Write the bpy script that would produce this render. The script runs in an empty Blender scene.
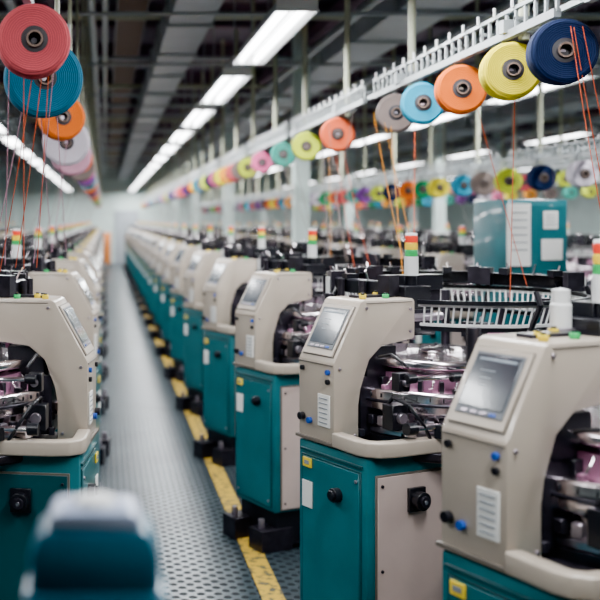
import bpy, math, random
from mathutils import Vector, Matrix
R = random.Random(7)
D2R = math.pi/180
bpy.context.scene.view_settings.look = 'AgX - Punchy'

# ---------------------------------------------------------------- materials
def mat(name, col, rough=.5, metal=0., noise=0., nscale=8., bump=0., bscale=60., emis=None, estr=0., coat=0.):
    m = bpy.data.materials.new(name); m.use_nodes = True
    nt = m.node_tree; b = nt.nodes['Principled BSDF']
    b.inputs['Base Color'].default_value = (*col, 1)
    b.inputs['Roughness'].default_value = rough
    b.inputs['Metallic'].default_value = metal
    b.inputs['Coat Weight'].default_value = coat
    tc = nt.nodes.new('ShaderNodeTexCoord')
    if noise > 0:
        n = nt.nodes.new('ShaderNodeTexNoise'); n.inputs['Scale'].default_value = nscale
        n.inputs['Detail'].default_value = 4
        nt.links.new(tc.outputs['Object'], n.inputs['Vector'])
        r = nt.nodes.new('ShaderNodeValToRGB')
        r.color_ramp.elements[0].position = .3; r.color_ramp.elements[1].position = .7
        r.color_ramp.elements[0].color = (*[c*(1-noise) for c in col], 1)
        r.color_ramp.elements[1].color = (*[min(1, c*(1+noise*.6)) for c in col], 1)
        nt.links.new(n.outputs['Fac'], r.inputs['Fac'])
        nt.links.new(r.outputs['Color'], b.inputs['Base Color'])
    if bump > 0:
        n2 = nt.nodes.new('ShaderNodeTexNoise'); n2.inputs['Scale'].default_value = bscale
        nt.links.new(tc.outputs['Object'], n2.inputs['Vector'])
        bp = nt.nodes.new('ShaderNodeBump'); bp.inputs['Strength'].default_value = bump
        bp.inputs['Distance'].default_value = .01
        nt.links.new(n2.outputs['Fac'], bp.inputs['Height'])
        nt.links.new(bp.outputs['Normal'], b.inputs['Normal'])
    if emis:
        b.inputs['Emission Color'].default_value = (*emis, 1)
        b.inputs['Emission Strength'].default_value = estr
    return m

M = {}
M['teal']  = mat('teal_paint', (.006, .125, .150), .28, noise=.18, nscale=5, coat=.25)
M['tealD'] = mat('teal_dark', (.004, .055, .065), .4)
M['tealB'] = mat('teal_blue_paint', (.006, .12, .20), .35, coat=.2)
M['beige'] = mat('beige_housing', (.45, .38, .31), .32, noise=.08, nscale=4, coat=.25)
M['beigeD']= mat('beige_seam', (.13, .11, .09), .5)
M['panel'] = mat('side_panel', (.56, .44, .40), .40, noise=.07)
M['black'] = mat('black_plastic', (.010, .010, .014), .28)
M['iron']  = mat('dark_iron', (.04, .036, .048), .30, metal=.6, noise=.3, nscale=20)
M['steel'] = mat('polished_steel', (.90, .80, .85), .18, metal=1., noise=.1, nscale=12)
M['steelD']= mat('machined_steel', (.46, .40, .46), .28, metal=.9, noise=.2, nscale=20)
M['mauve'] = mat('mauve_reflection_metal', (.58, .26, .42), .28, metal=.6)  # mauve colour stands in for pink reflections on the dark metal
M['white'] = mat('white_plastic', (.78, .78, .78), .4)
M['wire']  = mat('ceramic_white', (.78, .78, .77), .35)
M['screen']= mat('lcd_glass', (.035, .045, .058), .14, noise=.35, nscale=9, coat=.3)
M['ui']    = mat('lcd_text', (.22, .26, .30), .4)
M['bezel'] = mat('grey_bezel', (.12, .13, .145), .4)
M['paper'] = mat('paper', (.80, .79, .76), .7)
M['ink']   = mat('ink_grey', (.2, .22, .25), .7)
M['yellow']= mat('yellow_plastic', (.85, .62, .02), .4)
M['green'] = mat('green_plastic', (.02, .45, .12), .4)
M['blue']  = mat('blue_button', (.01, .07, .38), .3)
M['lred']  = mat('lens_red', (.75, .04, .02), .3, emis=(1, .06, .02), estr=.4)
M['lyel']  = mat('lens_yellow', (.9, .6, .02), .3, emis=(1, .6, .05), estr=.3)
M['lgrn']  = mat('lens_green', (.02, .4, .1), .3, emis=(.02, .6, .15), estr=.15)
M['tube']  = mat('fluorescent_tube', (1, 1, 1), .5, emis=(.95, .98, 1), estr=26)
M['rail']  = mat('rail_white_metal', (.38, .41, .42), .35, metal=.3)
M['pole']  = mat('pole_cream', (.46, .47, .33), .45)
M['duct']  = mat('galvanised_duct', (.42, .46, .50), .38, metal=.4, noise=.12, nscale=3)
M['ceil']  = mat('ceiling_paint', (.25, .21, .26), .8, noise=.15, nscale=1.5)
M['beam']  = mat('ceiling_beam', (.15, .09, .13), .6, noise=.2, nscale=4)
M['wall']  = mat('wall_paint', (.66, .78, .74), .7, noise=.05, nscale=2)
M['lilac'] = mat('lilac_lid', (.36, .42, .58), .3, coat=.3)
M['hole']  = mat('core_dark', (.03, .025, .03), .6)
M['core']  = mat('cardboard_core', (.20, .13, .10), .7)
M['orangeb'] = mat('orange_paint', (.75, .22, .03), .4)

def yarn(name, col):
    m = mat('yarn_'+name, col, .85)
    nt = m.node_tree; b = nt.nodes['Principled BSDF']
    b.inputs['Specular IOR Level'].default_value = .15
    tc = nt.nodes.new('ShaderNodeTexCoord')
    w = nt.nodes.new('ShaderNodeTexWave'); w.wave_type = 'RINGS'; w.rings_direction = 'Y'
    w.inputs['Scale'].default_value = 45; w.inputs['Distortion'].default_value = 2.5
    nt.links.new(tc.outputs['Object'], w.inputs['Vector'])
    r = nt.nodes.new('ShaderNodeValToRGB')
    r.color_ramp.elements[0].color = (*[c*.70 for c in col], 1)
    r.color_ramp.elements[1].color = (*[min(1, c*1.08) for c in col], 1)
    nt.links.new(w.outputs['Fac'], r.inputs['Fac']); nt.links.new(r.outputs['Color'], b.inputs['Base Color'])
    bp = nt.nodes.new('ShaderNodeBump'); bp.inputs['Strength'].default_value = .4; bp.inputs['Distance'].default_value = .004
    nt.links.new(w.outputs['Fac'], bp.inputs['Height']); nt.links.new(bp.outputs['Normal'], b.inputs['Normal'])
    M['y_'+name] = m
for n, c in dict(red=(.60, .085, .105), blue=(.006, .13, .23), navy=(.009, .018, .06), yellow=(.80, .66, .015), orange=(.80, .15, .008),
                 cyan=(.008, .34, .54), taupe=(.22, .17, .155), lime=(.58, .68, .03), mint=(.05, .42, .33), pink=(.68, .12, .28),
                 white=(.66, .60, .68), amber=(.82, .30, .01), green=(.01, .28, .10), purple=(.20, .05, .30), coral=(.76, .12, .04), rose=(.60,.30,.40)).items():
    yarn(n, c)

def floor_mat():
    m = bpy.data.materials.new('tread_plate_floor'); m.use_nodes = True
    nt = m.node_tree; b = nt.nodes['Principled BSDF']
    tc = nt.nodes.new('ShaderNodeTexCoord')
    mp = nt.nodes.new('ShaderNodeMapping'); mp.inputs['Rotation'].default_value[2] = 45*D2R
    mp.inputs['Scale'].default_value = (17, 17, 17)
    nt.links.new(tc.outputs['Object'], mp.inputs['Vector'])
    v = nt.nodes.new('ShaderNodeTexVoronoi'); v.inputs['Randomness'].default_value = 0; v.inputs['Scale'].default_value = 1
    v.voronoi_dimensions = '2D'
    nt.links.new(mp.outputs['Vector'], v.inputs['Vector'])
    r = nt.nodes.new('ShaderNodeValToRGB')
    r.color_ramp.elements[0].position = .27; r.color_ramp.elements[0].color = (1, 1, 1, 1)
    r.color_ramp.elements[1].position = .38; r.color_ramp.elements[1].color = (0, 0, 0, 1)
    nt.links.new(v.outputs['Distance'], r.inputs['Fac'])
    n = nt.nodes.new('ShaderNodeTexNoise'); n.inputs['Scale'].default_value = 2.2; n.inputs['Detail'].default_value = 6
    nt.links.new(tc.outputs['Object'], n.inputs['Vector'])
    mixn = nt.nodes.new('ShaderNodeValToRGB')
    mixn.color_ramp.elements[0].position = .3; mixn.color_ramp.elements[0].color = (.020, .033, .041, 1)
    mixn.color_ramp.elements[1].position = .7; mixn.color_ramp.elements[1].color = (.060, .084, .096, 1)
    nt.links.new(n.outputs['Fac'], mixn.inputs['Fac'])
    mx = nt.nodes.new('ShaderNodeMix'); mx.data_type = 'RGBA'
    nt.links.new(r.outputs['Color'], mx.inputs[0])
    nt.links.new(mixn.outputs['Color'], mx.inputs[6]); mx.inputs[7].default_value = (.006, .009, .012, 1)
    nt.links.new(mx.outputs[2], b.inputs['Base Color'])
    rr = nt.nodes.new('ShaderNodeMapRange'); rr.inputs[3].default_value=.33; rr.inputs[4].default_value=.7
    nt.links.new(r.outputs['Color'], rr.inputs[0]); nt.links.new(rr.outputs[0], b.inputs['Roughness'])
    b.inputs['Metallic'].default_value = .1; b.inputs['Specular IOR Level'].default_value=.27
    bp = nt.nodes.new('ShaderNodeBump'); bp.inputs['Strength'].default_value = .7; bp.inputs['Distance'].default_value = .006
    nt.links.new(r.outputs['Color'], bp.inputs['Height']); nt.links.new(bp.outputs['Normal'], b.inputs['Normal'])
    return m
M['floor'] = floor_mat()
def line_mat():
    m = bpy.data.materials.new('yellow_floor_paint'); m.use_nodes = True
    nt = m.node_tree; b = nt.nodes['Principled BSDF']
    tc = nt.nodes.new('ShaderNodeTexCoord')
    n = nt.nodes.new('ShaderNodeTexNoise'); n.inputs['Scale'].default_value = 24; n.inputs['Detail'].default_value = 6
    nt.links.new(tc.outputs['Object'], n.inputs['Vector'])
    r = nt.nodes.new('ShaderNodeValToRGB')
    r.color_ramp.elements[0].position = .40; r.color_ramp.elements[0].color = (.07, .07, .06, 1)
    r.color_ramp.elements[1].position = .50; r.color_ramp.elements[1].color = (.58, .37, .03, 1)
    nt.links.new(n.outputs['Fac'], r.inputs['Fac']); nt.links.new(r.outputs['Color'], b.inputs['Base Color'])
    b.inputs['Roughness'].default_value = .5
    return m
M['line'] = line_mat()

# ---------------------------------------------------------------- mesh builder
class MB:
    def __init__(s): s.v=[]; s.f=[]; s.m=[]; s.names=[]
    def mi(s, k):
        if k not in s.names: s.names.append(k)
        return s.names.index(k)
    def add(s, vs, fs, k):
        o=len(s.v); s.v += [tuple(v) for v in vs]; i=s.mi(k)
        for f in fs: s.f.append([a+o for a in f]); s.m.append(i)
    def box(s, c, d, k, rot=None):
        vs=[]
        for x in (-.5,.5):
            for y in (-.5,.5):
                for z in (-.5,.5):
                    p=Vector((x*d[0],y*d[1],z*d[2]))
                    if rot is not None: p = rot @ p
                    vs.append(p+Vector(c))
        s.add(vs,[(0,1,3,2),(4,6,7,5),(0,4,5,1),(2,3,7,6),(0,2,6,4),(1,5,7,3)],k)
    def rod(s, a, b, r, k, n=8, r2=None):
        a=Vector(a); b=Vector(b); r2 = r if r2 is None else r2
        d=(b-a); q=d.to_track_quat('Z','Y').to_matrix()
        vs=[]
        for i in range(n):
            t=2*math.pi*i/n; vs.append(a+q@Vector((r*math.cos(t),r*math.sin(t),0)))
        for i in range(n):
            t=2*math.pi*i/n; vs.append(b+q@Vector((r2*math.cos(t),r2*math.sin(t),0)))
        fs=[(i,(i+1)%n,n+(i+1)%n,n+i) for i in range(n)]
        fs.append(tuple(range(n-1,-1,-1))); fs.append(tuple(range(n,2*n)))
        s.add(vs,fs,k)
    def tube(s, pts, r, k, n=8):
        pts=[Vector(p) for p in pts]
        for i in range(len(pts)-1): s.rod(pts[i],pts[i+1],r,k,n)
    def lathe(s, prof, k, n=40, mtx=None, ks=None, a0=0, a1=360):
        full = (a1-a0)>=360
        m = n if full else n+1
        vs=[]
        for i in range(m):
            t=(a0+(a1-a0)*i/n)*D2R
            for r,h in prof:
                p=Vector((r*math.cos(t),r*math.sin(t),h))
                if mtx is not None: p = mtx@p
                vs.append(p)
        L=len(prof)
        for j in range(L-1):
            fs=[]
            for i in range(n):
                i2=(i+1)%m if full else i+1
                fs.append((i*L+j,i2*L+j,i2*L+j+1,i*L+j+1))
            kk = ks[j] if ks else k
            o=len(s.v)
            if j==0: base=o; s.v += [tuple(v) for v in vs]
            idx=s.mi(kk)
            for f in fs: s.f.append([a+base for a in f]); s.m.append(idx)
        if not full:
            for i in (0, n):
                s.f.append([base+i*L+j for j in range(L)] ); s.m.append(s.mi(k))
    def prism(s, prof, y0, y1, k):
        n=len(prof)
        vs=[(x,y0,z) for x,z in prof]+[(x,y1,z) for x,z in prof]
        fs=[(i,(i+1)%n,n+(i+1)%n,n+i) for i in range(n)]
        fs.append(tuple(range(n-1,-1,-1))); fs.append(tuple(range(n,2*n)))
        s.add(vs,fs,k)
    def mesh(s, name, bevel=0., seg=2, ang=38):
        me=bpy.data.meshes.new(name); me.from_pydata(s.v,[],s.f)
        for k in s.names: me.materials.append(M[k])
        me.polygons.foreach_set('material_index', s.m); me.update()
        import bmesh
        bm=bmesh.new(); bm.from_mesh(me); bmesh.ops.recalc_face_normals(bm, faces=bm.faces); bm.to_mesh(me); bm.free()
        if bevel>0:
            ob=bpy.data.objects.new('tmp',me); bpy.context.scene.collection.objects.link(ob)
            bv=ob.modifiers.new('b','BEVEL'); bv.width=bevel; bv.segments=seg; bv.limit_method='ANGLE'; bv.angle_limit=22*D2R
            dg=bpy.context.evaluated_depsgraph_get(); dg.update()
            me2=bpy.data.meshes.new_from_object(ob.evaluated_get(dg)); me2.name=name
            bpy.data.objects.remove(ob); me=me2
        me.shade_smooth(); me.set_sharp_from_angle(angle=ang*D2R)
        return me

COL=bpy.context.scene.collection
def obj(name, me, loc=(0,0,0), parent=None, rot=(0,0,0)):
    o=bpy.data.objects.new(name, me); COL.objects.link(o); o.location=loc; o.rotation_euler=rot
    if parent: o.parent=parent
    return o

# ---------------------------------------------------------------- knitting machine parts
# local: x inward from the aisle front, -y towards near end, z up
def build_base():
    b=MB()
    b.box((.19,-.2,.585),(.38,.40,.75),'teal')
    return b.mesh('base_cabinet',.010)
def build_base_detail(pk):
    b=MB()
    b.box((.20,-.2,.12),(.34,.36,.20),'black')
    b.box((.02,-.33,.06),(.20,.13,.12),'iron'); b.box((.02,-.06,.06),(.20,.13,.12),'iron')
    b.box((.30,-.39,.05),(.16,.14,.10),'iron')
    for y in (-.33,-.06): b.rod((-.04,y,.12),(-.04,y,.17),.018,'steelD')
    b.box((-.004,-.2,.57),(.008,.33,.66),'teal')
    b.box((-.001,-.2,.57),(.008,.345,.675),'tealD')
    b.box((-.004,-.2,.925),(.010,.36,.010),'tealD')
    b.rod((-.006,-.25,.80),(-.035,-.25,.80),.026,'black',20); b.rod((-.03,-.25,.80),(-.045,-.25,.80),.018,'black',20)
    b.box((-.012,-.07,.88),(.006,.05,.035),'yellow'); b.box((-.013,-.07,.88),(.006,.03,.015),'ink')
    b.box((-.012,-.07,.76),(.004,.06,.10),'paper')
    for y in (-.35,-.05):
        for z in (.27,.87): b.rod((-.005,y,z),(-.013,y,z),.007,'steelD',10)
    b.box((.205,-.404,.56),(.325,.010,.66),pk)
    b.box((.205,-.402,.56),(.34,.006,.675),'beigeD')
    for x in (.06,.35):
        for z in (.26,.56,.86): b.rod((x,-.405,z),(x,-.415,z),.006,'iron',10)
    b.box((.21,-.416,.80),(.075,.014,.085),'black')
    b.rod((.21,-.42,.80),(.21,-.455,.80),.033,'black',22); b.rod((.21,-.45,.80),(.21,-.465,.80),.02,'iron',16)
    b.rod((.21,-.465,.80),(.21,-.467,.80),.008,'steel',12)
    b.box((.215,.004,.56),(.31,.010,.66),pk)
    for c in ((.80,-.42),(.80,.10)):
        b.box((c[0],c[1],.48),(.12,.12,.86),'tealD'); b.box((c[0],c[1],.03),(.2,.2,.06),'iron')
    b.lathe([(.0,.30),(.17,.30),(.17,.55),(.12,.60),(.12,.92),(0,.92)],'iron',28,Matrix.Translation((.58,-.2,0)))
    b.rod((.45,-.42,.33),(.45,.05,.33),.06,'white',20); b.rod((.68,-.42,.25),(.68,.05,.25),.045,'steelD',16)
    for y in (-.43,.06): b.box((.57,y,.30),(.46,.03,.34),'black')
    b.rod((.40,-.45,.70),(.86,-.45,.64),.018,'black'); b.rod((.40,-.47,.55),(.85,-.44,.86),.012,'iron')
    b.rod((.42,-.46,.45),(.80,-.46,.45),.012,'steelD')
    b.box((.58,-.5,.78),(.13,.08,.12),'black'); b.box((.50,-.51,.60),(.08,.06,.10),'iron')
    return b.mesh('base_fittings',.003,1)

def build_head():
    b=MB()
    prof=[(0,.965),(0,1.27),(.125,1.492),(.14,1.500),(.375,1.500),(.385,1.49),(.385,1.355),(.375,1.345),
          (.225,1.325),(.165,1.275),(.125,1.17),(.115,1.11),(.115,.965)]
    b.prism(prof,-.215,0,'beige')
    return b.mesh('control_head',.006,2,30)
def build_head_detail():
    b=MB()
    sl=Vector((.125,0,.222)); sl.normalize(); nrm=Vector((-sl.z,0,sl.x))
    rot=Matrix((sl,Vector((0,1,0)),nrm)).transposed()
    c=Vector((.0625,-.1075,1.381))
    b.box(c+nrm*.001,(.215,.185,.006),'beigeD',rot)
    b.box(c+nrm*.004,(.208,.178,.008),'beige',rot)
    b.box(c+nrm*.007+sl*.006,(.170,.154,.008),'bezel',rot)
    b.box(c+nrm*.010+sl*.012,(.142,.142,.006),'screen',rot)
    b.box(c+nrm*.0128+sl*.070,(.008,.12,.002),'ui',rot)
    for i in range(3):
        b.box(c+nrm*.0128+sl*(.040-i*.020)+Vector((0,.02,0)),(.003,.05-(i%3)*.012,.002),'ui',rot)
    for i in range(4): 
        b.box(c+nrm*.012-sl*.071+Vector((0,-.045+i*.03,0)),(.008,.02,.004),'steelD' if i else 'blue',rot)
    for y,z,k in ((-.185,1.235,'blue'),(-.185,1.20,'black'),(-.03,1.235,'black')):
        b.rod((0,y,z),(-.012,y,z),.010,k,14)
    b.rod((0,-.03,1.05),(-.020,-.03,1.05),.015,'black',16); b.rod((0,-.075,1.04),(-.014,-.075,1.04),.012,'blue',16)
    b.box((-.003,-.16,1.09),(.005,.07,.12),'paper')
    for i in range(6): b.box((-.007,-.16,1.135-i*.018),(.003,.05,.004),'ink')
    b.box((-.002,-.1075,1.262),(.006,.205,.004),'beigeD')
    b.box((.058,-.1075,.972),(.137,.232,.012),'beigeD')
    for x,z in ((.025,1.0),(.025,1.25),(.15,1.47),(.36,1.46),(.095,1.0),(.36,1.375)):
        b.rod((x,-.215,z),(x,-.222,z),.006,'steelD',10)
    b.box((.26,-.216,1.488),(.22,.004,.003),'beigeD')
    for x,y,k in ((.17,-.17,'yellow'),(.21,-.12,'yellow'),(.28,-.17,'green'),(.31,-.08,'yellow')):
        b.rod((x,y,1.50),(x,y,1.516),.013,k,12); b.rod((x,y,1.516),(x,y,1.522),.008,'black',10)
    b.box((.27,-.10,1.504),(.18,.05,.012),'iron')
    b.box((.24,-.11,1.26),(.14,.17,.12),'black'); b.box((.20,-.12,1.10),(.12,.15,.22),'iron')
    b.box((.45,-.10,1.49),(.13,.12,.10),'black'); b.box((.46,-.10,1.40),(.12,.14,.10),'iron'); b.box((.54,-.06,1.55),(.20,.07,.06),'black')
    b.box((.60,-.02,1.50),(.10,.10,.10),'iron')
    b.rod((.39,-.17,1.42),(.56,-.17,1.42),.016,'steelD',12); b.rod((.39,-.17,1.37),(.52,-.17,1.36),.010,'black',12)
    return b.mesh('control_fittings',.002,1)

def build_lip():
    b=MB()
    pts=[(-.012,-.215),(-.018,-.36),(-.008,-.40),(.03,-.435),(.09,-.45),(.30,-.455),(.50,-.45),(.56,-.44)]
    w=.05
    sec=[]
    for i,p in enumerate(pts):
        a=Vector(pts[max(0,i-1)]); c=Vector(pts[min(len(pts)-1,i+1)]); t=(c-a).normalized(); n=Vector((-t.y,t.x))
        o=Vector(p); q=o+n*w
        sec.append((o,q))
    vs=[];fs=[]
    for o,q in sec:
        vs += [(o.x,o.y,.965),(q.x,q.y,.965),(q.x,q.y,1.02),(o.x,o.y,1.02)]
    for i in range(len(pts)-1):
        for j in range(4):
            fs.append((i*4+j,i*4+(j+1)%4,(i+1)*4+(j+1)%4,(i+1)*4+j))
    fs.append((0,1,2,3)); e=(len(pts)-1)*4; fs.append((e,e+1,e+2,e+3))
    b.add(vs,fs,'beige')
    return b.mesh('beige_rim',.008,3,50)

def build_bed():
    b=MB(); C=Vector((.52,-.17,0)); T=Matrix.Translation(C)
    b.lathe([(0,.93),(.38,.93),(.39,.94),(.39,.965),(.34,.97),(.34,1.0),(0,1.0)],'iron',64,T)
    b.lathe([(.24,1.0),(.33,1.0),(.335,1.005),(.335,1.025),(.30,1.03),(.24,1.03)],'steelD',64,T)
    b.lathe([(.24,1.03),(.30,1.03),(.30,1.085),(.340,1.09),(.35,1.097),(.35,1.165),(.340,1.173),(.255,1.175),(.25,1.13)],'steel',80,T)
    b.lathe([(.351,1.122),(.354,1.124),(.354,1.132),(.351,1.134)],'iron',72,T)
    b.lathe([(.20,1.13),(.262,1.13),(.262,1.225),(.20,1.225)],'mauve',56,T)
    b.lathe([(.0,1.16),(.195,1.16),(.195,1.240),(.272,1.245),(.285,1.252),(.288,1.265),(.285,1.277),(.272,1.282),(.255,1.278),(.06,1.278),(.06,1.29),(.03,1.30),(0,1.30)],'steel',72,T)
    def P(r,t,z): return Vector((C.x+r*math.cos(t),C.y+r*math.sin(t),z))
    for i in range(48):
        t=2*math.pi*i/48; rot=Matrix.Rotation(t,3,'Z')
        if i%2: b.box(P(.280,t,1.190),(.035,.016,.035),'black' if i%3 else 'steelD',rot)
        b.box(P(.345,t,1.055),(.025,.026,.035),'iron' if i%2 else 'steelD',rot)
        b.box(P(.352,t,1.150),(.006,.004,.016),'black',rot)
        if i%2==0:
            b.rod(P(.33,t,1.17),P(.29,t+.05,1.225),.004,'steel',6)
            b.box(P(.325,t,1.180),(.03,.016,.014),'mauve' if i%4 else 'black',rot)
        if i%6==0: b.rod(P(.265,t,1.278),P(.265,t,1.287),.007,'iron',8)
    rr=random.Random(3)
    for i in range(80):
        t=rr.uniform(0,2*math.pi); r=rr.uniform(.33,.40); z=rr.uniform(.99,1.085)
        x=P(r,t,z)
        if x.x<.14: continue
        rot=Matrix.Rotation(t+rr.choice((0,.3,-.3)),3,'Z')
        k=rr.choice(['black','black','iron','iron','steelD','steelD','steel','mauve','black'])
        if rr.random()<.6: b.box(x,(rr.uniform(.015,.05),rr.uniform(.015,.07),rr.uniform(.012,.05)),k,rot)
        else: b.rod(x,x+rot@Vector((rr.uniform(-.05,.05),rr.uniform(-.09,.09),rr.uniform(-.02,.03))),rr.uniform(.005,.013),k,10)
    for i in range(60):
        t=rr.uniform(-.3,2.9); r=rr.uniform(.36,.46); z=rr.uniform(1.05,1.36)
        x=P(r,t,z); rot=Matrix.Rotation(t,3,'Z')
        if x.x<.14: continue
        k=rr.choice(['black','black','iron','iron','steelD','black','mauve'])
        b.box(x,(rr.uniform(.02,.07),rr.uniform(.02,.09),rr.uniform(.02,.08)),k,rot)
    for k,(x,y,z,L,r) in enumerate([(.17,-.43,1.235,.20,.009),(.16,-.44,1.06,.40,.012)]):
        b.rod((x,y,z),(x+L,y-.01,z-.005),r,'steel',12)
        b.rod((x-.02,y,z),(x+.02,y,z),r*1.9,'black',14); b.rod((x+L-.02,y-.01,z-.005),(x+L+.02,y-.01,z-.005),r*1.9,'black',14)
    for (x,y,z,s) in [(.16,-.36,1.09,.07),(.16,-.39,1.22,.05),(.50,-.43,1.045,.05),(.62,-.44,1.04,.06),(.36,-.43,1.04,.045),(.78,-.36,1.06,.07)]:
        b.box((x,y,z),(s,s*.8,s*1.3),'black'); b.rod((x,y-s*.4,z),(x,y-s*.4-.018,z),s*.28,'steelD',14)
    b.tube([(.16,-.30,1.10),(.15,-.36,1.16),(.17,-.42,1.14),(.22,-.45,1.06),(.26,-.44,1.0)],.007,'black')
    b.tube([(.18,-.25,1.29),(.17,-.33,1.31),(.19,-.40,1.27)],.006,'black')
    for t in (-38*D2R, 40*D2R, 130*D2R):
        b.rod(P(.41,t,.96),P(.41,t,1.50),.019,'iron',14); b.rod(P(.41,t,1.18),P(.41,t,1.25),.030,'black',14)
    return b.mesh('knitting_bed',.0025,1)

RC=Vector((.82,.02,0))
def build_ring():
    b=MB(); C=RC; T=Matrix.Translation(C); RR=.50
    def P(r,t,z): return Vector((C.x+r*math.cos(t),C.y+r*math.sin(t),z))
    for a0,a1,z in ((-25,30,1.53),(36,92,1.535),(98,150,1.53),(156,196,1.535)):
        b.lathe([(RR-.02,z-.03),(RR+.015,z-.03),(RR+.02,z-.025),(RR+.02,z+.02),(RR+.015,z+.026),(RR-.02,z+.026)],'black',20,T,a0=a0,a1=a1)
        for a in (a0,a1): b.box(P(RR,a*D2R,z+.01),(.07,.05,.08),'iron',Matrix.Rotation(a*D2R,3,'Z'))
    A0,A1=-150,165
    for r,z in ((RR-.03,1.395),(RR-.01,1.47)):
        b.lathe([(r,z),(r+.010,z),(r+.010,z+.010),(r,z+.010)],'wire',80,T,a0=A0,a1=A1)
    b.lathe([(RR-.05,1.375),(RR-.032,1.375),(RR-.032,1.392),(RR-.05,1.392)],'black',80,T,a0=A0,a1=A1)
    b.lathe([(RR+.002,1.480),(RR+.016,1.480),(RR+.016,1.496),(RR+.002,1.496)],'black',80,T,a0=A0,a1=A1)
    n=100
    for i in range(n):
        t=(A0+(A1-A0)*(i+.5)/n)*D2R
        b.rod(P(RR-.026,t,1.398),P(RR-.006,t+.018,1.476),.0036,'wire',5)
    for i in range(15):
        t=(-25+ i*15)*D2R; rot=Matrix.Rotation(t,3,'Z')
        b.rod(P(RR+.035,t,1.47),P(RR+.035,t,1.56),.015,'iron' if i%3 else 'white',12)
        b.rod(P(RR+.035,t,1.445),P(RR+.035,t,1.47),.021,'steelD',12)
        b.rod(P(RR,t,1.55),P(RR+.02,t,1.60),.004,'steel',6)
        if i%2: b.box(P(RR-.005,t,1.565),(.05,.04,.03),'black',rot)
    for t in (-100*D2R,-40*D2R,-10*D2R,30*D2R,62*D2R,95*D2R,130*D2R,160*D2R):
        b.tube([P(RR+.005,t,1.53),P(RR+.03,t,1.48),P(RR-.03,t,1.38),P(RR-.10,t,1.33),P(RR-.16,t,1.31)],.011,'black')
    for t in (-75*D2R,20*D2R,110*D2R):
        b.rod(P(RR-.05,t,.96),P(RR-.05,t,1.40),.016,'iron',12)
    return b.mesh('feeder_ring',.0)

def build_tower():
    b=MB(); T=Matrix.Translation((.47,-.10,0))
    b.rod((.47,-.10,1.52),(.47,-.10,1.59),.022,'black',16)
    b.lathe([(.0,1.58),(.027,1.58),(.027,1.655),(0,1.655)],'white',24,T)
    for i,k in enumerate(('lgrn','lyel','lred')):
        z=1.655+i*.028
        b.lathe([(0,z),(.024,z),(.0245,z+.003),(.0245,z+.024),(.021,z+.028),(0,z+.028)],k,24,T)
    b.lathe([(0,1.739),(.024,1.739),(.022,1.748),(0,1.750)],'white',24,T)
    return b.mesh('signal_tower',.0)

FIT_R=build_base_detail('panel'); FIT_L=build_base_detail('tealD')
parts=[('base_cabinet',build_base()),('base_fittings',None),('control_head',build_head()),
       ('control_fittings',build_head_detail()),('beige_rim',build_lip()),('knitting_bed',build_bed()),
       ('feeder_ring',build_ring()),('signal_tower',build_tower())]
def machine(x,y,rz=25,mirror=False,skip=()):
    e=bpy.data.objects.new('circular_knitting_machine',None); COL.objects.link(e)
    e.location=(x,y,0); e.rotation_euler=(0,0,rz*D2R); e.empty_display_size=.2
    if mirror: e.scale=(-1,1,1)
    for n,me in parts:
        if n in skip: continue
        if me is None: me = FIT_L if mirror else FIT_R
        obj(n,me,parent=e)
    return e
near=machine(.86,2.56,skip=('feeder_ring',))
pb=MB(); T=Matrix.Translation((.36,-.06,0))
pb.lathe([(0,1.5),(.027,1.5),(.027,1.575),(.023,1.58),(.023,1.615),(0,1.62)],'white',28,T)
pb.lathe([(.027,1.5),(.034,1.5),(.034,1.512),(.027,1.515)],'steelD',28,T)
obj('sensor_post',pb.mesh('sensor_post'),parent=near)
Y1=3.87; SP=1.9
for i in range(19): machine(.75,Y1+SP*i)
for i in range(18): machine(-.035,3.95+SP*i,-8,True)
for i in range(17):
    if i!=1: machine(2.75,5.1+SP*i)
for i in range(14): machine(4.7,9.3+SP*i)
for i in range(11): machine(6.7,13.5+SP*i)
for i in range(9): machine(-2.2,14+SP*i,-8,True)

# ---------------------------------------------------------------- room
def room_box(name, c, d, k):
    b=MB(); b.box((0,0,0),d,k); return obj(name,b.mesh(name),c)
X0,X1,Y0,YE,H=-9,14,-4,42,4.3
room_box('floor',((X0+X1)/2,(Y0+YE)/2,-.05),(X1-X0,YE-Y0,.1),'floor')
room_box('ceiling',((X0+X1)/2,(Y0+YE)/2,H+.05),(X1-X0,YE-Y0,.1),'ceil')
room_box('wall_back',((X0+X1)/2,YE+.05,H/2),(X1-X0,.1,H),'wall')
room_box('wall_front',((X0+X1)/2,Y0-.05,H/2),(X1-X0,.1,H),'wall')
room_box('wall_left',(X0-.05,(Y0+YE)/2,H/2),(.1,YE-Y0,H),'wall')
room_box('wall_right',(X1+.05,(Y0+YE)/2,H/2),(.1,YE-Y0,H),'wall')
room_box('yellow_floor_line',(.80,19,.002),(.11,44,.004),'line')
room_box('yellow_floor_line',(2.45,21,.002),(.10,40,.004),'line')
b=MB()
for i in range(18):
    y=1.2+i*2.6
    if y>YE-.3: break
    b.box((2.5,y,H-.13),(22.8,.05,.24),'beam'); b.box((2.5,y,H-.26),(22.8,.16,.02),'beam'); b.box((2.5,y,H-.01),(22.8,.16,.02),'beam')
obj('ceiling_beams',b.mesh('ceiling_beams'))
b=MB()
for x in (-6,-3.4,-1.35,-.5,2.4,4.6,8,11):
    b.box((x,19,H-.36),(.09,44,.16),'beam')
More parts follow.
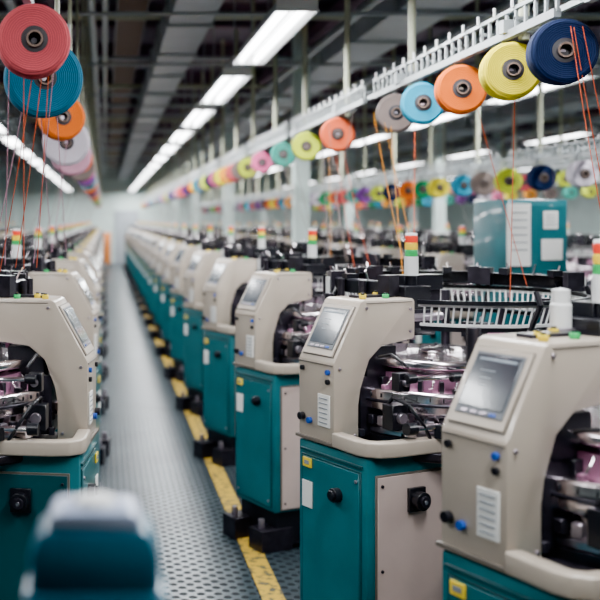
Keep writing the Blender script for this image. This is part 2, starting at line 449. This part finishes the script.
for x,r,z in ((-.85,.05,3.75),(-.12,.035,3.7),(.0,.03,3.72),(1.7,.04,3.6),(2.1,.03,3.5),(3.4,.06,3.6),(3.6,.04,3.55),(-2.2,.07,3.6),(6,.06,3.6),(5,.05,3.5),(8.4,.07,3.5)):
    b.rod((x,-3,z),(x,YE-.1,z),r,'duct' if r>.04 else 'rail',12)
    for i in range(9): b.rod((x,i*4.7+1,z),(x,i*4.7+1,H),.008,'rail',6)
for i in range(15):
    y=2.3+i*2.6
    b.rod((-8,y,3.85),(13,y,3.85),.03,'pole' if i%2 else 'duct',10)
    b.rod((-8,y+.5,3.45),(13,y+.5,3.45),.018,'rail',8)
obj('ceiling_pipes',b.mesh('ceiling_pipes'))
def duct(x,z,w,h):
    b=MB(); b.box((x,19,z),(w,45,h),'duct')
    y=-2
    while y<YE-.5:
        b.box((x,y,z),(w+.05,.04,h+.05),'rail'); y+=1.5
    for i in range(10):
        b.rod((x,i*4.2+.6,z+h/2),(x,i*4.2+.6,H),.008,'rail',6)
    obj('air_duct',b.mesh('air_duct'))
duct(.72,3.60,.36,.28); duct(-1.9,3.75,.5,.3); duct(2.75,3.75,.5,.32); duct(7.2,3.7,.6,.35)
b=MB()
b.box((.28,19,3.95),(.30,44,.03),'core')
for x in (.13,.43): b.box((x,19,3.98),(.02,44,.08),'rail')
obj('cable_tray',b.mesh('cable_tray'))
b=MB()
for x in (2.35,6.35,10.2,-3.6):
    for i in range(5):
        y=12+i*7; b.box((x,y,H/2),(.18,.18,H),'wall'); b.box((x,y,.15),(.3,.3,.3),'iron')
obj('structural_columns',b.mesh('structural_columns'))

# ---------------------------------------------------------------- lamps
def fixture_mesh():
    b=MB(); L=1.95
    b.prism([(-.13,0),(-.07,.07),(.07,.07),(.13,0),(.12,0),(.065,.055),(-.065,.055),(-.12,0)],-L/2,L/2,'white')
    for y in (-L/2,L/2): b.box((0,y,.03),(.24,.012,.07),'white')
    for x in (-.055,.055): b.rod((x,-L/2+.03,.022),(x,L/2-.03,.022),.02,'tube',12)
    b.box((0,0,.10),(.10,L+.3,.07),'rail')
    for y in (-.8,.8): b.rod((0,y,.1),(0,y,H-3.0),.006,'rail',6)
    return b.mesh('fluorescent_fixture')
FM=fixture_mesh()
def ld(e):
    L=bpy.data.lights.new('fluorescent_light','AREA'); L.shape='RECTANGLE'; L.size=.2; L.size_y=1.85; L.energy=e; L.color=(.955,.98,1); return L
LD=ld(150); LF=ld(165); LH=ld(90)
def lamp(x,y,z=3.0,d=None):
    e=obj('fluorescent_light_fixture',FM,(x,y,z))
    l=obj('fluorescent_glow',d or LD,(0,0,-.008),e)
for i in range(-2,14): lamp(1.1,6.7+2.6*i, d=LF if i>3 else LD)
for i in range(0,15): lamp(-1.45,2+2.7*i, d=LH)
for i in range(0,13): lamp(4.0,3.5+2.9*i, d=LF if i>0 else LD)
for i in range(0,9): lamp(6.7,7.6+3.6*i, d=LF)
for i in range(0,6): lamp(10,9+5*i, d=LF)  # extra lamp row, added to brighten the right background
for i in range(0,5): lamp(-4.6,15+5*i, d=LF)

# ---------------------------------------------------------------- spools
def spool_into(b, loc, col, r=.11, w=.11, yaw=0., tilt=0.):
    Mx=Matrix.Translation(loc)@Matrix.Rotation(yaw*D2R,4,'Z')@Matrix.Rotation(90*D2R+tilt*D2R,4,'X')
    h=w/2
    prof=[(.020,h*.5),(.020,h+.008),(.026,h+.008),(.030,h-.002),(.042,h-.004),(r*.45,h-.006),(r*.86,h),(r*.97,h-.010),(r,h-.028),(r*.985,-h+.03),(r*.95,-h+.008),(r*.8,-h),(.03,-h),(.03,-h-.012),(.018,-h-.012),(.020,h*.5)]
    y='y_'+col
    ks=['hole','core','hole','hole',y,y,y,y,y,y,y,y,'core','core','hole']
    b.lathe(prof,y,40,Mx,ks)
    b.lathe([(0,h*.4),(.020,h*.4)],'hole',16,Mx)
def spool(loc,col,zrail,r=.11,w=.11,yaw=0,tilt=0):
    b=MB(); spool_into(b,(0,0,0),col,r,w,yaw,tilt)
    d=Vector((-math.sin(yaw*D2R),math.cos(yaw*D2R),0))
    b.rod(-d*(w/2-.03),d*(w/2+.05),.010,'steelD',10)
    p=d*(w/2+.04); b.box((p.x,p.y,(zrail-.016-loc[2])/2),(.018,.012,zrail-.016-loc[2]),'rail')
    return obj('yarn_spool',b.mesh('yarn_spool'),loc)
RX,RZ=1.57,2.52
for y,c,r in ((3.44,'navy',.113),(3.88,'yellow',.112),(4.42,'orange',.11),(4.95,'cyan',.105),(5.4,'taupe',.105),(6.75,'coral',.115),(7.8,'lime',.112),(8.8,'mint',.11),(10.0,'pink',.11)):
    spool((RX,y,RZ-.145),c,RZ,r,.10,yaw=R.uniform(-12,-4),tilt=R.uniform(-3,3))
cols=['amber','cyan','coral','yellow','green','pink','orange','white','navy','lime','purple','mint','taupe','red']
def creel_rail(x,z,y0,y1,simple=False):
    b=MB(); y=y0; L=2.35
    while y<y1:
        b.box((x,y+L/2,z),(.026,L,.030),'rail')
        if not simple:
            b.box((x,y+L/2,z+.09),(.016,L,.014),'rail'); b.box((x+.12,y+L/2,z+.06),(.018,L,.022),'rail')
            n=int(L/.085)
            for i in range(n+1):
                yy=y+i*L/n
                b.box((x,yy,z+.05),(.010,.014,.09),'rail')
                if i%2==0: b.rod((x-.015,yy,z+.09),(x-.015,yy,z+.125),.006,'white',6)
                if i%4==0: b.box((x+.06,yy,z+.05),(.13,.02,.012),'rail')
        y+=L+.22
    y=y0+.15
    while y<y1:
        b.rod((x+.06,y,z-.02),(x+.06,y,H),.020 if not simple else .010,'pole',12); b.box((x+.04,y,z+.03),(.14,.05,.05),'rail'); y+=1.42
    return obj('overhead_creel_rail',b.mesh('overhead_creel_rail'))
def far_row(x,z,y0,y1,sp,parent):
    b=MB(); y=y0; i=R.randrange(10)
    while y<y1:
        spool_into(b,(x-.02,y,z-.155),cols[i%len(cols)],R.uniform(.10,.118),.12,R.uniform(-15,5))
        b.box((x-.02,y+.09,z-.07),(.018,.012,.18),'rail')
        y+=sp*R.uniform(.85,1.2); i+=R.choice((1,2,3))
    obj('yarn_spool_row',b.mesh('yarn_spool_row'),parent=parent)
far_row(RX,RZ,10.8,40,.62,creel_rail(RX,RZ,.9,39))
far_row(3.6,2.30,6.9,36,.6,creel_rail(3.6,2.30,4.0,38))
far_row(5.6,2.45,11,36,.6,creel_rail(5.6,2.45,8,38))
far_row(7.6,2.40,15,36,.7,creel_rail(7.6,2.40,12,38))
LX,LZ=-.225,2.50
for y,c,r,dz in ((3.15,'red',.115,-.14),(3.62,'blue',.142,-.19),(5.15,'orange',.118,-.175),(5.75,'white',.135,-.255),(6.6,'rose',.13,-.28),(7.4,'purple',.12,-.22),(8.2,'coral',.12,-.2),(9.1,'taupe',.13,-.22),(10.0,'pink',.12,-.2)):
    spool((LX,y,LZ+dz),c,LZ,r,.12,yaw=R.uniform(6,14),tilt=R.uniform(-4,4))
far_row(LX,LZ,10.8,36,.9,creel_rail(LX-.02,LZ,2.3,38,True))

# ---------------------------------------------------------------- hanging yarns
def yarns(name,paths,k,r=.0016):
    cu=bpy.data.curves.new(name,'CURVE'); cu.dimensions='3D'; cu.bevel_depth=r; cu.bevel_resolution=1
    for pts in paths:
        s=cu.splines.new('POLY'); s.points.add(len(pts)-1)
        for p,q in zip(s.points,pts): p.co=(*q,1)
    cu.materials.append(M[k]); o=bpy.data.objects.new(name,cu); COL.objects.link(o)
def sag(a,b,s=.03,n=10):
    a=Vector(a); b=Vector(b); return [a.lerp(b,i/n)+Vector((0,0,-s*4*(i/n)*(1-i/n))) for i in range(n+1)]
yarns('yarn_strands',[sag((1.56,3.35,2.45),(1.70,3.35,1.62)),sag((1.58,3.37,2.45),(1.78,3.45,1.62)),sag((1.60,3.35,2.45),(1.86,3.5,1.62)),
    sag((-.26,3.2,2.28),(-.30,3.7,1.62)),sag((-.20,3.2,2.28),(-.34,3.8,1.62)),sag((-.23,3.2,2.28),(-.42,3.9,1.55)),sag((-.18,3.2,2.28),(-.26,3.8,1.62)),
    sag((1.60,3.9,2.36),(1.66,4.1,1.45),.0),sag((1.62,4.4,2.36),(1.90,4.5,1.5),.01),sag((1.55,5.0,2.36),(1.42,4.6,1.5),.02),
    sag((1.55,6.75,2.3),(1.50,6.0,1.5),.02),sag((1.60,6.75,2.3),(1.62,6.1,1.5),.02)],'y_coral',.0015)
yarns('yarn_strands',[sag((1.45,5.4,2.38),(1.40,4.7,1.62)),sag((1.50,5.4,2.38),(1.52,4.8,1.5)),sag((1.5,6.7,2.3),(1.4,6.2,1.56)),
    sag((1.53,5.35,2.30),(1.36,4.55,1.5))],'y_amber',.0013)
yarns('yarn_strands',[sag((-.15,3.15,2.4),(-.30,4.2,1.62)),sag((-.29,3.7,2.3),(-.45,3.9,1.62)),sag((-.2,5.5,2.3),(-.3,5.6,1.62)),
    sag((-.24,3.6,2.3),(-.30,5.7,1.62)),sag((-.18,3.6,2.3),(-.22,5.7,1.62)),sag((-.30,3.15,2.4),(-.40,4.0,1.62))],'y_rose')
ps=[]
for i in range(12):
    y=6.5+i*1.9
    for j in range(5): ps.append(sag((1.5,y+R.uniform(-.5,.5),2.45),(1.2+R.uniform(0,.6),y-.6+R.uniform(-.3,.3),1.56)))
    ps.append(sag((-.2,y,2.45),(-.5,y-.6,1.62))); ps.append(sag((-.2,y+.3,2.45),(-.4,y-.3,1.62)))
    for j in range(3): ps.append(sag((3.55,y+R.uniform(-.5,.5),2.2),(3.2+R.uniform(0,.6),y-.6+R.uniform(-.3,.3),1.56)))
yarns('yarn_strands',ps,'y_taupe')

# ---------------------------------------------------------------- electrical cabinet behind row
b=MB()
b.box((0,0,.97),(.46,.40,1.94),'teal'); 
me=b.mesh('cabinet_body',.01)
e=bpy.data.objects.new('electrical_cabinet',None); COL.objects.link(e); e.location=(2.88,6.95,0); e.rotation_euler=(0,0,12*D2R)
obj('cabinet_body',me,parent=e)
b=MB()
b.box((-.15,-.21,1.70),(.17,.02,.42),'paper'); b.box((.08,-.205,1.0),(.27,.012,1.80),'teal')
b.box((.09,-.214,1.80),(.11,.006,.12),'paper'); b.box((.10,-.214,1.60),(.16,.006,.14),'paper'); b.box((.19,-.22,1.2),(.02,.03,.14),'black')
for i in range(4): b.box((.09,-.219,1.835-i*.022),(.08,.003,.006),'ink')
for i in range(6): b.box((-.15,-.222,1.85-i*.05),(.12,.003,.008),'ink')
b.box((0,0,.03),(.48,.42,.06),'black')
obj('cabinet_fittings',b.mesh('cabinet_fittings',.002,1),parent=e)

# ---------------------------------------------------------------- foreground pedestal
e=bpy.data.objects.new('control_pedestal',None); COL.objects.link(e); e.location=(-.012,1.20,0)
b=MB(); b.box((0,0,.69),(.170,.10,1.36),'tealB'); b.box((0,0,.02),(.26,.26,.04),'iron')
b.prism([(-.076,1.36),(-.076,1.41),(-.064,1.440),(.064,1.440),(.076,1.41),(.076,1.36)],-.045,.045,'tealB')
obj('pedestal_column',b.mesh('pedestal_column',.010),parent=e)
b=MB()
b.prism([(-.054,1.438),(-.056,1.444),(-.052,1.454),(-.042,1.460),(.042,1.460),(.052,1.454),(.056,1.444),(.054,1.438)],-.040,.040,'lilac')
b.lathe([(0,1.459),(.026,1.459),(.024,1.468),(0,1.470)],'white',24)
obj('pedestal_lid',b.mesh('pedestal_lid',.003,2),parent=e)
# ---------------------------------------------------------------- far orange cabinet
e=bpy.data.objects.new('orange_tool_cabinet',None); COL.objects.link(e); e.location=(-.02,38.5,0)
b=MB(); b.box((0,0,.72),(.5,.4,1.2),'orangeb'); b.box((0,-.205,.72),(.44,.01,1.1),'orangeb'); b.box((.15,-.22,.8),(.02,.02,.15),'black')
for x in (-.2,.2):
    for y in (-.15,.15): b.rod((x,y,0),(x,y,.14),.03,'black')
obj('cabinet_body',b.mesh('orange_body',.01),parent=e)
room_box('door_1',(.9,YE-.06,1.1),(1.0,.06,2.2),'duct')

# ---------------------------------------------------------------- world + camera
w=bpy.data.worlds.new('world'); bpy.context.scene.world=w; w.use_nodes=True
w.node_tree.nodes['Background'].inputs[0].default_value=(.7,.8,.85,1); w.node_tree.nodes['Background'].inputs[1].default_value=.3
cd=bpy.data.cameras.new('camera'); cam=bpy.data.objects.new('camera',cd); COL.objects.link(cam)
cam.location=(0,0,1.8); cam.rotation_euler=(90*D2R,0,0)
cd.lens=60; cd.sensor_width=36; cd.shift_x=.325; cd.shift_y=-.1333
cd.dof.use_dof=True; cd.dof.focus_distance=3.6; cd.dof.aperture_fstop=2.2
bpy.context.scene.camera=cam
